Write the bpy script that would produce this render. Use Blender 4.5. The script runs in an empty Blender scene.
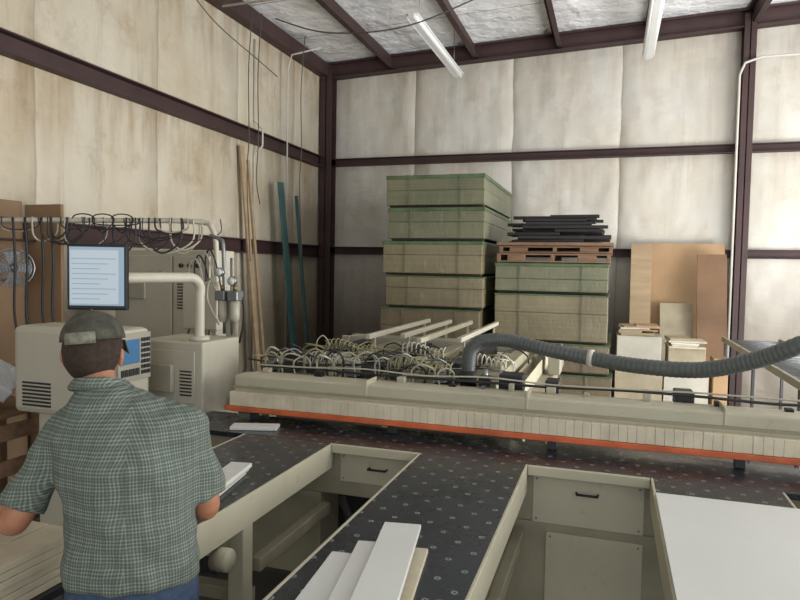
import bpy,bmesh,math,random
from mathutils import Vector,Matrix
random.seed(4)
SC=bpy.context.scene; COL=SC.collection
V=Vector
def lin(c):
    if isinstance(c,str):
        c=c.lstrip('#'); c=[int(c[i:i+2],16)/255 for i in (0,2,4)]
    return tuple((x/12.92 if x<=.04045 else ((x+.055)/1.055)**2.4) for x in c)+(1.0,)
# ---------------------------------------------------------------- materials
class NT:
    def __init__(s,name):
        s.m=bpy.data.materials.new(name); s.m.use_nodes=True; s.nt=s.m.node_tree
        s.b=s.nt.nodes['Principled BSDF']
    def n(s,typ,**kw):
        nd=s.nt.nodes.new(typ)
        for k,v in kw.items(): setattr(nd,k,v)
        return nd
    def l(s,a,b): s.nt.links.new(a,b)
    def put(s,inp,v):
        if hasattr(v,'is_output'): s.l(v,inp)
        else: inp.default_value=v
    def math(s,op,a,b=0.0,c=None):
        nd=s.n('ShaderNodeMath',operation=op); s.put(nd.inputs[0],a); s.put(nd.inputs[1],b)
        if c is not None: s.put(nd.inputs[2],c)
        return nd.outputs[0]
    def mix(s,f,a,b,bt='MIX'):
        nd=s.n('ShaderNodeMix',data_type='RGBA',blend_type=bt); s.put(nd.inputs[0],f); s.put(nd.inputs[6],a); s.put(nd.inputs[7],b); return nd.outputs[2]
    def ramp(s,f,p0,p1):
        nd=s.n('ShaderNodeMapRange'); nd.inputs[1].default_value=p0; nd.inputs[2].default_value=p1; s.put(nd.inputs[0],f); return nd.outputs[0]
    def pos(s,scale=(1,1,1),obj=False):
        if obj: o=s.n('ShaderNodeTexCoord').outputs['Object']
        else: o=s.n('ShaderNodeNewGeometry').outputs['Position']
        mp=s.n('ShaderNodeMapping'); mp.inputs['Scale'].default_value=scale; s.l(o,mp.inputs['Vector']); return mp.outputs[0]
    def xyz(s,obj=False):
        sp=s.n('ShaderNodeSeparateXYZ'); s.l(s.pos(obj=obj),sp.inputs[0]); return sp.outputs
    def noise(s,vec,scale,detail=4,rough=.55):
        nd=s.n('ShaderNodeTexNoise'); s.l(vec,nd.inputs['Vector']); nd.inputs['Scale'].default_value=scale; nd.inputs['Detail'].default_value=detail; nd.inputs['Roughness'].default_value=rough; return nd.outputs['Fac']
    def bump(s,h,strength=.3,dist=.02):
        nd=s.n('ShaderNodeBump'); nd.inputs['Strength'].default_value=strength; nd.inputs['Distance'].default_value=dist; s.l(h,nd.inputs['Height']); s.l(nd.outputs[0],s.b.inputs['Normal'])
    def col(s,v): s.put(s.b.inputs['Base Color'],v)
    def set(s,rough=.5,metal=0):
        s.put(s.b.inputs['Roughness'],rough); s.b.inputs['Metallic'].default_value=metal
def mat(name,c,rough=.5,metal=0,var=.1,scale=6,bump=0,stretch=(1,1,1),c2=None,scuff=0):
    m=NT(name); a=lin(c); 
    f=m.ramp(m.noise(m.pos(stretch),scale),.3,.7)
    lo=tuple(x*(1-var) for x in a[:3])+(1,); hi=tuple(min(1,x*(1+var)) for x in a[:3])+(1,)
    if c2: hi=lin(c2); lo=a
    col=m.mix(f,lo,hi)
    if scuff:
        s1=m.ramp(m.noise(m.pos((1,1,1)),11,8,.75),.60,.74); s2=m.ramp(m.noise(m.pos((1,1,.5)),2.2,5,.6),.5,.8)
        col=m.mix(m.math('MULTIPLY',s1,scuff),col,lin('#5c5040')); col=m.mix(m.math('MULTIPLY',s2,scuff*.7),col,lin('#7d735c'))
    m.col(col); m.set(rough,metal)
    if bump: m.bump(m.noise(m.pos(stretch),scale*6),bump)
    return m.m
def wall_mat(name,axis,step,off,base,stain,amt):
    m=NT(name); o=m.xyz(); c=o[axis]
    wob=m.math('MULTIPLY',m.math('SUBTRACT',m.noise(m.pos((1,1,1)),1.2,2),.5),.08)
    f=m.math('FRACT',m.math('DIVIDE',m.math('ADD',m.math('ADD',c,wob),off),step))
    d=m.math('ABSOLUTE',m.math('SUBTRACT',f,.5))       # .5 at seam
    seam=m.ramp(d,.490,.5)
    big=m.ramp(m.noise(m.pos((1,1,.9)),.9,6,.65),.42,.72)
    drip=m.ramp(m.noise(m.pos((4,4,.35)),1.1,6,.7),.55,.72)
    blot=m.ramp(m.noise(m.pos((1,1,.9)),1.9,7,.75),.54,.68)
    col=m.mix(m.math('MULTIPLY',big,amt*.75),lin(base),lin('#b09b76'))
    col=m.mix(m.math('MULTIPLY',drip,.14+amt*.36),col,lin(stain))
    col=m.mix(m.math('MULTIPLY',blot,amt*.5),col,lin('#8c7149'))
    g=m.math('MULTIPLY',m.ramp(o[2],2.6,3.5),m.math('LESS_THAN',o[2],3.5))
    g2=m.math('MULTIPLY',m.ramp(o[2],4.0,4.9),1.0)
    nn=m.ramp(m.noise(m.pos((3.5,3.5,.5)),1.3,6,.65),.42,.64)
    col=m.mix(m.math('MULTIPLY',m.math('MULTIPLY',m.math('MAXIMUM',g,g2),nn),amt*.8),col,lin('#8f7047'))
    fine=m.noise(m.pos(),7,6,.65)
    col=m.mix(m.math('MULTIPLY',m.ramp(fine,.35,.75),.12),col,lin('#d8d4c9'))
    col=m.mix(m.math('MULTIPLY',seam,.35),col,lin('#7a6d58'))
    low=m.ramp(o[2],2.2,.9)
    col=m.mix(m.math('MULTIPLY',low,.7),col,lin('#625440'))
    m.col(col); m.set(.5)
    pil=m.math('MULTIPLY',m.math('POWER',m.math('MULTIPLY',d,2),8.0),-.7)
    h=m.math('ADD',pil,m.math('MULTIPLY',m.noise(m.pos((1,1,.6)),1.3,2),2.0))
    h=m.math('ADD',h,m.math('MULTIPLY',m.noise(m.pos((.8,.8,1.6)),2.6,3),.35))
    m.bump(h,.75,.08); return m.m
M={}
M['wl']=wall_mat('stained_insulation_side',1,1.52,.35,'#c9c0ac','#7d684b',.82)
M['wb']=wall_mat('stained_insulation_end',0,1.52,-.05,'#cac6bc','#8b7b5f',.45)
m=NT('roof_insulation'); o=m.xyz()
f=m.math('FRACT',m.math('DIVIDE',o[1],1.22)); d=m.math('ABSOLUTE',m.math('SUBTRACT',f,.5))
c=m.mix(m.ramp(m.noise(m.pos(),.9,5),.55,.85),lin('#fafafa'),lin('#d6d3ce'))
m.col(m.mix(m.ramp(d,.487,.497),c,lin('#a6a29c'))); m.set(.3); m.bump(m.noise(m.pos(),2.2,5),.9,.12); M['ceil']=m.m
M['floor']=mat('concrete_floor','#4e4a45',.55,0,.25,2,.2)
M['steel']=mat('maroon_red_iron','#402c2a',.6,0,.2,4)
M['beige']=mat('machine_cream_paint','#b9b39b',.42,0,.06,3,scuff=.45)
M['beige2']=mat('machine_cream_dirty','#958f78',.5,0,.15,5,scuff=.6)
M['cab']=mat('cabinet_offwhite_paint','#bcb6a3',.45,0,.06,2,scuff=.25)
M['cab2']=mat('cabinet_grey_beige','#a39d8b',.5,0,.08,3,scuff=.3)
M['cream']=mat('cream_plastic_blocks','#d6cbb0',.5,0,.12,9)
M['orange']=mat('worn_orange_guard_paint','#cc6438',.55,0,.22,9,scuff=.4)
M['black']=mat('black_plastic','#1c1c1e',.45,0,.2,8)
M['dark']=mat('dark_grey_metal','#333335',.5,.3,.2,8)
M['grey']=mat('grey_metal','#808384',.4,.6,.1,8)
M['chrome']=mat('brushed_steel','#9fa1a2',.3,.85,.1,8)
M['pvc']=mat('white_conduit','#c4bfb4',.4,0,.05,8)
M['white']=mat('white_laminate','#dadad4',.3,0,.03,3)
M['pale']=mat('pale_worn_box','#b5b0a2',.6,0,.12,4,scuff=.4)
M['whiteedge']=mat('cream_board_edge','#c2b89e',.55,0,.12,10)
M['ply']=mat('tan_plywood','#a58e6f',.65,0,.15,2,.1,(1,1,6))
M['ply2']=mat('brown_fibreboard','#74583f',.7,0,.2,2,.1)
M['ply3']=mat('light_pegboard_plywood','#93775a',.7,0,.18,2,.1)
M['card']=mat('pale_brown_cardboard','#a98a66',.75,0,.12,3,scuff=.25)
M['card2']=mat('worn_carton','#a3987f',.75,0,.15,5,scuff=.4)
M['pallet']=mat('pallet_wood','#7d614a',.75,0,.25,4,.2,(1,6,6))
M['bear']=mat('dark_bearer_wood','#3b3024',.75,0,.25,4,.2)
M['blackwood']=mat('black_stained_strip','#1e1a19',.55,0,.3,6)
M['green']=mat('green_painted_panel','#3f6460',.5,0,.2,3)
M['hose']=mat('grey_ribbed_hose','#565a57',.42,0,.08,10)
M['rub']=mat('black_rubber_hose','#242424',.5,0,.2,9)
M['cable']=mat('grey_cable','#4a4540',.5,0,.1,9)
M['clear']=mat('milky_air_hose','#b3ae9b',.35,0,.1,9)
M['yel']=mat('yellowed_coil_hose','#8b8560',.4,0,.12,9)
M['brass']=mat('brass_fitting','#8d7a45',.35,.7,.12,9)
M['skin']=mat('skin','#ab7658',.5,0,.1,20,.03)
M['hair']=mat('dark_brown_hair','#3a2b20',.8,0,.4,60,.5)
M['jeans']=mat('blue_denim','#3a4a63',.8,0,.25,40,.2)
M['cap']=mat('camo_cap_fabric','#33322b',.9,0,.1,30,.2,c2='#565446')
M['strap']=mat('cap_patterned_panel','#605e4f',.85,0,.1,45,c2='#969280')
M['shoe']=mat('brown_leather','#3b2a1f',.6,0,.2,10)
M['eye']=mat('eye_white','#e8e4de',.2,0,.02,5)
M['iris']=mat('dark_iris','#2a1c12',.2,0,.02,5)
M['cloth']=mat('white_cloth','#c0c0be',.85,0,.12,8,.3)
M['straps']=mat('grey_green_strap','#5e6152',.5,0,.1,8)
M['lamp']=mat('white_lamp_enamel','#e2e2de',.4,0,.03,8)
m=NT('fluorescent_glass'); m.col(lin('#ececea')); m.set(.25); m.b.inputs['Emission Color'].default_value=(1,1,1,1); m.b.inputs['Emission Strength'].default_value=.2; M['tube']=m.m
def pack(name,a,b,cv):
    m=NT(name); o=m.xyz()
    def lay(h):
        layer=m.math('FLOOR',m.math('DIVIDE',o[2],h)); wn=m.n('ShaderNodeTexWhiteNoise',noise_dimensions='1D'); m.l(layer,wn.inputs['W'])
        ed=m.math('ABSOLUTE',m.math('SUBTRACT',m.math('FRACT',m.math('DIVIDE',o[2],h)),.5)); return wn.outputs['Value'],ed
    w1,e1=lay(.019); w2,e2=lay(.043)
    n=m.noise(m.pos((1.0,1.0,1.5)),1.3,2)
    c=m.mix(m.ramp(n,.35,.7),lin(a),lin(b))
    c=m.mix(m.math('MULTIPLY',w1,.16),c,lin('#54493a'))
    c=m.mix(m.math('MULTIPLY',w2,.18),c,lin('#5f5038'))
    c=m.mix(m.math('MULTIPLY',m.ramp(e2,.43,.5),.25),c,lin('#2f2a20'))
    wr=m.ramp(m.noise(m.pos((2.0,2.0,1.5)),3.2,8,.8),.56,.68)
    c=m.mix(m.math('MULTIPLY',wr,cv),c,lin('#a9ad9c'))
    m.col(c); m.set(.45); 
    m.b.inputs['Coat Weight'].default_value=.6; m.b.inputs['Coat Roughness'].default_value=.2
    nd=m.n('ShaderNodeBump'); nd.inputs['Strength'].default_value=1.0; nd.inputs['Distance'].default_value=.04
    m.l(m.noise(m.pos((3,3,1.6)),5.0,6,.65),nd.inputs['Height']); m.l(nd.outputs[0],m.b.inputs['Coat Normal']); return m.m
M['pk1']=pack('wrapped_board_edges_olive','#5f6348','#757556',.22)
M['pk2']=pack('wrapped_board_edges_tan','#6f6649','#857b5b',.2)
M['pk3']=pack('wrapped_board_edges_brown','#665a42','#7a6b4d',.2)
M['pkg']=mat('green_cover_film','#4e6142',.4,0,.3,6,.2)
def tablemat():
    m=NT('black_phenolic_air_table'); o=m.xyz()
    def cell(off,s,r0,r1):
        fx=m.math('SUBTRACT',m.math('FRACT',m.math('DIVIDE',m.math('ADD',o[0],off+10),s)),.5)
        fy=m.math('SUBTRACT',m.math('FRACT',m.math('DIVIDE',m.math('ADD',o[1],off+10),s)),.5)
        d=m.math('SQRT',m.math('ADD',m.math('MULTIPLY',fx,fx),m.math('MULTIPLY',fy,fy)))
        return m.ramp(d,r1,r0)
    dot=m.math('MAXIMUM',cell(0,.14,.068,.082),cell(.07,.14,.068,.082))
    hole=m.math('MAXIMUM',cell(0,.14,.028,.04),cell(.07,.14,.028,.04))
    n=m.noise(m.pos((1,1,1)),4,6,.7)
    base=m.mix(m.ramp(n,.4,.75),lin('#15181d'),lin('#262a31'))
    scr=m.ramp(m.noise(m.pos((1,12,1)),5,6,.7),.6,.75); scr2=m.ramp(m.noise(m.pos((10,1,1)),4,6,.7),.62,.75)
    base=m.mix(m.math('MULTIPLY',m.math('MAXIMUM',scr,scr2),.2),base,lin('#656b75'))
    c=m.mix(m.math('MULTIPLY',dot,.7),base,lin('#9ba0a5'))
    c=m.mix(hole,c,lin('#15171a'))
    m.col(c); m.put(m.b.inputs['Roughness'],m.ramp(n,-.3,2.5)); m.b.inputs['Specular IOR Level'].default_value=.75
    m.b.inputs['Specular Tint'].default_value=(.75,.87,1,1); return m.m
M['table']=tablemat()
def shirtmat():
    m=NT('green_check_shirt'); o=m.xyz(obj=True)
    u=m.math('ADD',m.math('ABSOLUTE',o[0]),m.math('MULTIPLY',o[1],.7)); v=o[2]
    def st(q,p,w): return m.math('LESS_THAN',m.math('FRACT',m.math('DIVIDE',m.math('ADD',q,5),p)),w)
    lu=st(u,.0100,.42); lv=st(v,.0100,.42)
    s=m.math('DIVIDE',m.math('ADD',lu,lv),2.0)
    c=m.mix(s,lin('#4a544b'),lin('#868d81'))
    t=m.math('MAXIMUM',st(u,.040,.1),st(v,.040,.1)); c=m.mix(m.math('MULTIPLY',t,.35),c,lin('#303d35'))
    m.col(c); m.set(.85)
    h=m.math('ADD',m.math('MULTIPLY',m.noise(m.pos((1,1,.5),obj=True),7,2),.8),m.math('MULTIPLY',m.noise(m.pos((1,.6,2.0),obj=True),4,2,.5),1.2))
    m.bump(h,.8,.05); return m.m
M['shirt']=shirtmat()
def screenmat(name,c,e):
    m=NT(name); m.col(lin(c)); m.b.inputs['Emission Color'].default_value=lin(c); m.b.inputs['Emission Strength'].default_value=e; m.set(.25); return m.m
M['scr']=screenmat('lit_screen_paleblue','#93a6b5',.4); M['scrw']=screenmat('lit_window_white','#b3bfc6',.42); M['scrb']=screenmat('lit_screen_blue','#3f6486',.4)
# ---------------------------------------------------------------- mesh helpers
def bm_box(bm,lo,hi,mx=None):
    lo=V(lo);hi=V(hi);c=(lo+hi)/2;s=hi-lo
    return bmesh.ops.create_cube(bm,size=1,matrix=(mx or Matrix())@Matrix.Translation(c)@Matrix.Diagonal((s.x,s.y,s.z,1)))
def bm_ball(bm,c,r,seg=20,mx=None):
    if isinstance(r,(int,float)): r=(r,r,r)
    bmesh.ops.create_uvsphere(bm,u_segments=seg,v_segments=seg//2+2,radius=1,matrix=(mx or Matrix())@Matrix.Translation(V(c))@Matrix.Diagonal((r[0],r[1],r[2],1)))
def bm_tube(bm,pts,r,seg=10,closed=False):
    pts=[V(p) for p in pts]; n=len(pts)
    rr=[r]*n if isinstance(r,(int,float)) else list(r)
    rings=[]; up=None
    for i,p in enumerate(pts):
        if closed: t=pts[(i+1)%n]-pts[i-1]
        else: t=(pts[min(i+1,n-1)]-pts[max(i-1,0)])
        t.normalize()
        if up is None:
            up=V((0,0,1)) if abs(t.z)<.9 else V((1,0,0))
        up=(up-t*up.dot(t)).normalized(); s=t.cross(up)
        rings.append([bm.verts.new(p+(up*math.cos(a)+s*math.sin(a))*rr[i]) for a in [2*math.pi*k/seg for k in range(seg)]])
    m=n if closed else n-1
    for i in range(m):
        A=rings[i];B=rings[(i+1)%n]
        for k in range(seg): bm.faces.new((A[k],A[(k+1)%seg],B[(k+1)%seg],B[k]))
    if not closed:
        bm.faces.new(rings[0][::-1]); bm.faces.new(rings[-1])
def bm_loft(bm,rings,seg=28):
    R=[]
    for (x,y,z,a,b) in rings:
        R.append([bm.verts.new((x+a*math.cos(t),y+b*math.sin(t),z)) for t in [2*math.pi*k/seg for k in range(seg)]])
    for i in range(len(R)-1):
        for k in range(seg): bm.faces.new((R[i][k],R[i][(k+1)%seg],R[i+1][(k+1)%seg],R[i+1][k]))
    bm.faces.new(R[0][::-1]); bm.faces.new(R[-1])
def catmull(P,n=8):
    P=[V(p) for p in P]; out=[]
    for i in range(len(P)-1):
        p0=P[max(i-1,0)];p1=P[i];p2=P[i+1];p3=P[min(i+2,len(P)-1)]
        for k in range(n):
            t=k/n
            out.append(.5*((2*p1)+(p2-p0)*t+(2*p0-5*p1+4*p2-p3)*t*t+(3*p1-p0-3*p2+p3)*t**3))
    out.append(P[-1]); return out
class Th: pass
def tag(o,label=None,cat=None,group=None,kind=None):
    if label:o['label']=label
    if cat:o['category']=cat
    if group:o['group']=group
    if kind:o['kind']=kind
    return o
def thing(name,label,cat,base,rot=None,group=None,local=False):
    e=bpy.data.objects.new(name,None); e.empty_display_size=.1; COL.objects.link(e); e.location=base
    if rot: e.rotation_euler=rot
    tag(e,label,cat,group); t=Th(); t.e=e; t.o=V((0,0,0)) if local else V(base); return t
def mk(name,bm,mt,T=None,smooth=False,bevel=0,origin=None,label=None):
    bmesh.ops.recalc_face_normals(bm,faces=bm.faces)
    if origin is None:
        xs=[v.co for v in bm.verts]
        origin=V([(min(c[i] for c in xs)+max(c[i] for c in xs))/2 for i in range(3)])
    origin=V(origin)
    bmesh.ops.translate(bm,verts=bm.verts,vec=-origin)
    me=bpy.data.meshes.new(name); bm.to_mesh(me); bm.free()
    for x in (mt if isinstance(mt,list) else [mt]): me.materials.append(x)
    if smooth:
        for p in me.polygons: p.use_smooth=True
    ob=bpy.data.objects.new(name,me); COL.objects.link(ob)
    if T is not None: ob.parent=T.e; ob.location=origin-T.o
    else: ob.location=origin
    if bevel:
        b=ob.modifiers.new('bevel','BEVEL'); b.width=bevel; b.segments=2; b.limit_method='ANGLE'
    if label: ob['label']=label
    return ob
def box(name,lo,hi,mt,T=None,bevel=.004,label=None,rotz=0,rot=None):
    bm=bmesh.new(); bm_box(bm,lo,hi)
    o=mk(name,bm,mt,T,bevel=bevel,label=label)
    if rotz: o.rotation_euler=(0,0,rotz)
    if rot: o.rotation_euler=rot
    return o
def boxes(name,L,mt,T=None,bevel=.004,label=None):
    bm=bmesh.new()
    for lo,hi in L: bm_box(bm,lo,hi)
    return mk(name,bm,mt,T,bevel=bevel,label=label)
def each(name,L,mt,T=None,bevel=.004):
    return [box(name,lo,hi,mt,T,bevel) for lo,hi in L]
def tube(name,pts,r,mt,T=None,seg=10,smooth=True,n=0,label=None,closed=False):
    if n: pts=catmull(pts,n)
    bm=bmesh.new(); bm_tube(bm,pts,r,seg,closed); return mk(name,bm,mt,T,smooth=smooth,label=label)
def ball(name,c,r,mt,T=None,label=None):
    bm=bmesh.new(); bm_ball(bm,c,r); return mk(name,bm,mt,T,smooth=True,label=label)
def sub(o,parent):
    wl=o.location-parent.location; o.parent=parent; o.location=wl; return o
def slab(name,p0,p1,wv,th,mt,T=None,bevel=.003):
    p0=V(p0);p1=V(p1);y=(p1-p0);L=y.length;y.normalize();x=V(wv);w=x.length;x=(x-y*x.dot(y)).normalized();z=x.cross(y)
    c=(p0+p1)/2; bm=bmesh.new(); bm_box(bm,(-w/2,-L/2,-th/2),(w/2,L/2,th/2))
    o=mk(name,bm,mt,T,bevel=bevel,origin=(0,0,0))
    mx=Matrix((x,y,z)).transposed().to_4x4(); o.rotation_euler=mx.to_euler(); o.location=c-(T.o if T else V((0,0,0))); return o
# ---------------------------------------------------------------- camera
cd=bpy.data.cameras.new('camera'); cam=bpy.data.objects.new('camera',cd); COL.objects.link(cam)
R=V((.9506,.3098,.018)); D=V((.0322,-.0409,-.9986)); F=V((-.3087,.9499,-.0489))
mx=Matrix((R,-D,-F)).transposed().to_4x4(); mx.translation=V((0,0,1.85)); cam.matrix_world=mx
cd.sensor_width=36; cd.lens=29.25; cd.clip_start=.05; SC.camera=cam
SC.view_settings.view_transform='Standard'
# ---------------------------------------------------------------- room
XL=-4.55; YB=9.8; XR=7.5; YF=-4.0; 
def roofz(x): return 5.08+.04*(x-XL)
S=lambda o:tag(o,kind='structure')
S(box('floor',(XL-.1,YF,-.1),(XR,YB+.1,0),M['floor'],bevel=0))
S(box('wall_left',(XL-.1,YF,0),(XL,YB+.1,5.2),M['wl'],bevel=0))
bm=bmesh.new()
vs=[(XL,YB,0),(XR,YB,0),(XR,YB,roofz(XR)+.1),(XL,YB,roofz(XL)+.1)]
a=[bm.verts.new(v) for v in vs]; b=[bm.verts.new((v[0],v[1]+.1,v[2])) for v in vs]
bm.faces.new(a);bm.faces.new(b[::-1])
for i in range(4): bm.faces.new((a[i],b[i],b[(i+1)%4],a[(i+1)%4]))
S(mk('wall_back',bm,M['wb']))
bm=bmesh.new()
vs=[(XL-.1,YF,roofz(XL-.1)+.02),(XR,YF,roofz(XR)+.02),(XR,YB+.1,roofz(XR)+.02),(XL-.1,YB+.1,roofz(XL-.1)+.02)]
a=[bm.verts.new(v) for v in vs]; b=[bm.verts.new((v[0],v[1],v[2]+.1)) for v in vs]
bm.faces.new(a);bm.faces.new(b[::-1])
for i in range(4): bm.faces.new((a[i],b[i],b[(i+1)%4],a[(i+1)%4]))
S(mk('ceiling',bm,M['ceil']))
tn=[0]
def trim(L,mt=M['steel']):
    tn[0]+=1; return S(boxes('trim_%d'%tn[0],L,mt,bevel=.003))
def girtY(z):
    trim([((XL,YF,z-.09),(XL+.012,YB,z+.09)),((XL,YF,z+.075),(XL+.09,YB,z+.09)),((XL,YF,z-.09),(XL+.12,YB,z-.075))])
def girtX(z,x0=XL,x1=XR):
    trim([((x0,YB-.012,z-.06),(x1,YB,z+.06)),((x0,YB-.09,z+.048),(x1,YB,z+.06)),((x0,YB-.1,z-.06),(x1,YB,z-.048))])
girtY(3.53); girtY(2.1); girtX(3.53); girtX(2.12)
trim([((XL,YF,4.88),(XL+.16,YB,5.08))])
def hcol(x,y,w,z1):
    trim([((x-w/2,y-.2,0),(x+w/2,y-.185,z1)),((x-w/2,y-.012,0),(x+w/2,y,z1)),((x-.01,y-.2,0),(x+.01,y,z1))])
hcol(XL+.13,YB,.2,5.0); hcol(1.62,YB,.15,5.25); hcol(7.2,YB,.15,5.4)
def rafter(y,h):
    bm=bmesh.new()
    for (z0,z1,w) in ((-h,-h+.02,.15),(-h,0,.02),(-.02,0,.15)):
        vs=[]
        for x in (XL,XR):
            zc=roofz(x)
            for yy in (-w/2,w/2):
                for z in (z0,z1): vs.append(bm.verts.new((x,y+yy,zc+z)))
        f=[(0,1,3,2),(4,6,7,5),(0,4,5,1),(2,3,7,6),(0,2,6,4),(1,5,7,3)]
        for q in f: bm.faces.new([vs[i] for i in q])
    tn[0]+=1; S(mk('trim_%d'%tn[0],bm,M['steel']))
rafter(YB-.1,.24); rafter(2.0,.5)
for x in (-3.36,-2.05,-.85,.4,1.65,2.9,4.15):
    z=roofz(x); trim([((x-.008,YF,z-.2),(x+.008,YB,z)),((x-.008,YF,z-.2),(x+.07,YB,z-.185)),((x-.07,YF,z-.015),(x+.008,YB,z))])
def fluor(x,y0,y1,z,label):
    T=thing('fluorescent_light',label,'light fixture',(x,(y0+y1)/2,z))
    boxes('lamp_housing',[((x-.035,y0,z),(x+.035,y1,z+.05)),((x-.075,y0,z+.048),(x+.075,y1,z+.06))],M['lamp'],T,.003)
    for dx in (-.045,.045): tube('lamp_tube',[(x+dx,y0+.03,z+.02),(x+dx,y1-.03,z+.02)],.018,M['tube'],T)
    for y in (y0+.3,y1-.3): tube('hanging_chain',[(x,y,z+.055),(x,y,roofz(x)-.0)],.004,M['grey'],T,6)
fluor(-2.19,6.95,9.28,4.6,'long white fluorescent strip light hanging near the end wall')
fluor(.354,6.7,9.1,4.6,'long white fluorescent strip light hung from roof purlins')
def single(o,label,cat,group=None): return tag(o,label,cat,group)
single(tube('electrical_conduit',[(XL+.016,7.62,0),(XL+.016,7.62,3.3),(XL+.14,7.62,3.42),(XL+.14,7.62,3.64),(XL+.016,7.62,3.75),(XL+.016,7.62,4.8)],.013,M['pvc']),'thin grey vertical conduit run up the stained side wall','conduit')
single(tube('electrical_conduit',[(XL+.14,8.3,0),(XL+.14,8.3,4.6),(XL+.2,8.3,4.80),(-3.9,8.3,4.86)],.011,M['pvc']),'thin conduit bending from side wall to roof','conduit')
single(tube('electrical_conduit',[(-4.35,6.6,4.82),(-2.0,6.6,4.84),(.5,6.6,4.9),(2.5,6.6,4.95)],.013,M['pvc']),'long thin conduit strapped below roof purlins','conduit')
single(tube('hanging_cable',[(-4.3,5.6,4.85),(-4.2,6.2,4.5),(-4.1,7.0,4.3),(-4.2,7.6,4.3),(-4.45,8.0,4.45)],.006,M['cable'],n=8),'loose dark cable drooping along the side wall','cable')
single(tube('hanging_cable',[(-4.0,7.2,4.86),(-3.2,7.0,4.55),(-2.2,6.9,4.5),(-1.2,7.0,4.85)],.008,M['cable'],n=8),'thin dark cable drooping below the roof','cable')
for k,(xx,yy,zz_) in enumerate(((-4.22,6.95,1.9),(-4.15,7.05,2.6),(-4.0,7.9,2.0))):
    single(tube('hanging_cable',[(xx+.05,yy,4.88),(xx-.01,yy+.02,4.2),(xx+.02,yy-.01,3.4),(xx-.01,yy,2.9),(xx+.03,yy+.02,zz_)],.006,M['cable'],n=6),'thin dark cable dropping straight down from the roof','cable')
single(tube('electrical_conduit',[(1.5,9.55,0),(1.5,9.55,4.45),(1.56,9.55,4.6),(1.75,9.55,4.66),(6.5,9.55,4.68)],.017,M['pvc']),'white conduit running up a steel column and along the wall','conduit')
# ---------------------------------------------------------------- board packages
def package(x0,x1,y0,y1,z0,z1,mt,label,group,gt=.03):
    jx=random.uniform(-.04,.04); jy=random.uniform(-.03,.03); x0+=jx;x1+=jx;y0+=jy;y1+=jy
    T=thing('board_package',label,'stack of boards',((x0+x1)/2,(y0+y1)/2,z0),group=group)
    h=.026
    each('bearer',[((x0+.02,yy-.04,z0),(x1-.02,yy+.04,z0+h)) for yy in (y0+.1,(y0+y1)/2,y1-.1)],M['bear'],T)
    zm=z0+h+(z1-z0-h)*random.uniform(.35,.65); a=random.uniform(-.005,.005)
    boxes('wrapped_boards',[((x0,y0,z0+h),(x1,y1,zm)),((x0+a,y0-a*.5,zm),(x1+a,y1,z1-.010))],mt,T,.008)
    box('cover_sheet',(x0-.008,y0-.008,z1-gt),(x1+.008,y1+.008,z1),M['pkg'],T,.008)
    for xx in (x0+.28,x1-.28):
        boxes('strap',[((xx-.004,y0-.013,z0+h-.004),(xx+.004,y0-.008,z1+.002)),((xx-.004,y0-.013,z1),(xx+.004,y1+.013,z1+.002)),((xx-.004,y1+.008,z0+h-.004),(xx+.004,y1+.013,z1+.002))],M['straps'],T,0)
zs=[0,.34,.66,.99,1.38,1.77,2.18,2.57,2.95]
for i in range(8):
    package(-2.62+(.03 if i>5 else 0),-1.43+(.02 if i%2 else 0),7.4,9.5,zs[i],zs[i+1]-.004,M['pk1'] if i>5 else (M['pk3'] if i in (2,3) else M['pk2']),'plastic-wrapped package of panel boards in a tall stack','tall stack of board packages',.045 if i>4 else .02)
zz=[0,.34,.69,1.04,1.59,1.94]
for i in range(5):
    package(-1.25,.0,7.5,9.55,zz[i],zz[i+1]-.004,(M['pk2'],M['pk3'],M['pk3'],M['pk2'],M['pk1'])[i],'strapped package of tan boards under wooden pallets','shorter stack of board packages',.04 if i>3 else .02)
def pallet(x0,x1,y0,y1,z0,h):
    T=thing('pallet','weathered tan-brown wooden pallet on top of a board stack','pallet',((x0+x1)/2,(y0+y1)/2,z0),group='pallets on the board stack')
    each('stringer',[((x,y0,z0+.016),(x+.04,y1,z0+h-.016)) for x in (x0,(x0+x1)/2-.02,x1-.04)],M['pallet'],T)
    k=8; w=(y1-y0)/k
    each('deck_board',[((x0,y0+i*w,z0+h-.018),(x1,y0+i*w+w*.8,z0+h)) for i in range(k)],M['pallet'],T)
    each('bottom_board',[((x0,y0+i*w,z0),(x1,y0+i*w+w*.8,z0+.018)) for i in (0,2,4,6)],M['pallet'],T)
    each('block',[((x,y0+.005,z0+.018),(x+.2,y0+.1,z0+h-.018)) for x in (x0+.12,x1-.35)],M['pallet'],T)
pallet(-1.27,-.02,7.5,8.7,1.945,.10); pallet(-1.25,.0,7.52,8.72,2.05,.08)
single(box('wood_board',(-1.27,7.47,2.135),(.01,8.7,2.17),M['pallet'],bevel=.003),'brown board sheet lying across the pallets','board')
for L in range(8):
    for k in range(6):
        ln=random.uniform(.45,1.12)-(L*.03); lo=-1.24+L*.01; x=random.uniform(lo,max(lo,-.0-L*.01-ln)); y=7.50+k*.19+random.uniform(-.02,.02)
        z=2.172+L*.039
        o=box('wood_strip',(x,y,z),(x+ln,y+.075,z+.034),M['blackwood'],bevel=.003,rotz=random.uniform(-.07,.07))
        tag(o,'black-stained wooden strip in a loose pile on the pallet','wood strip','black strips on the pallet')
def lean(name,x0,x1,y0,y1,z1,th,mt,label,cat):
    o=slab(name,((x0+x1)/2,y0,.01),((x0+x1)/2,y1,z1),(x1-x0,0,0),th,mt); return single(o,label,cat)
lean('cardboard_sheet',.30,1.42,9.1,9.62,2.25,.02,M['card'],'large pale brown cardboard sheet leaning on the end wall','cardboard sheet')
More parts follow.
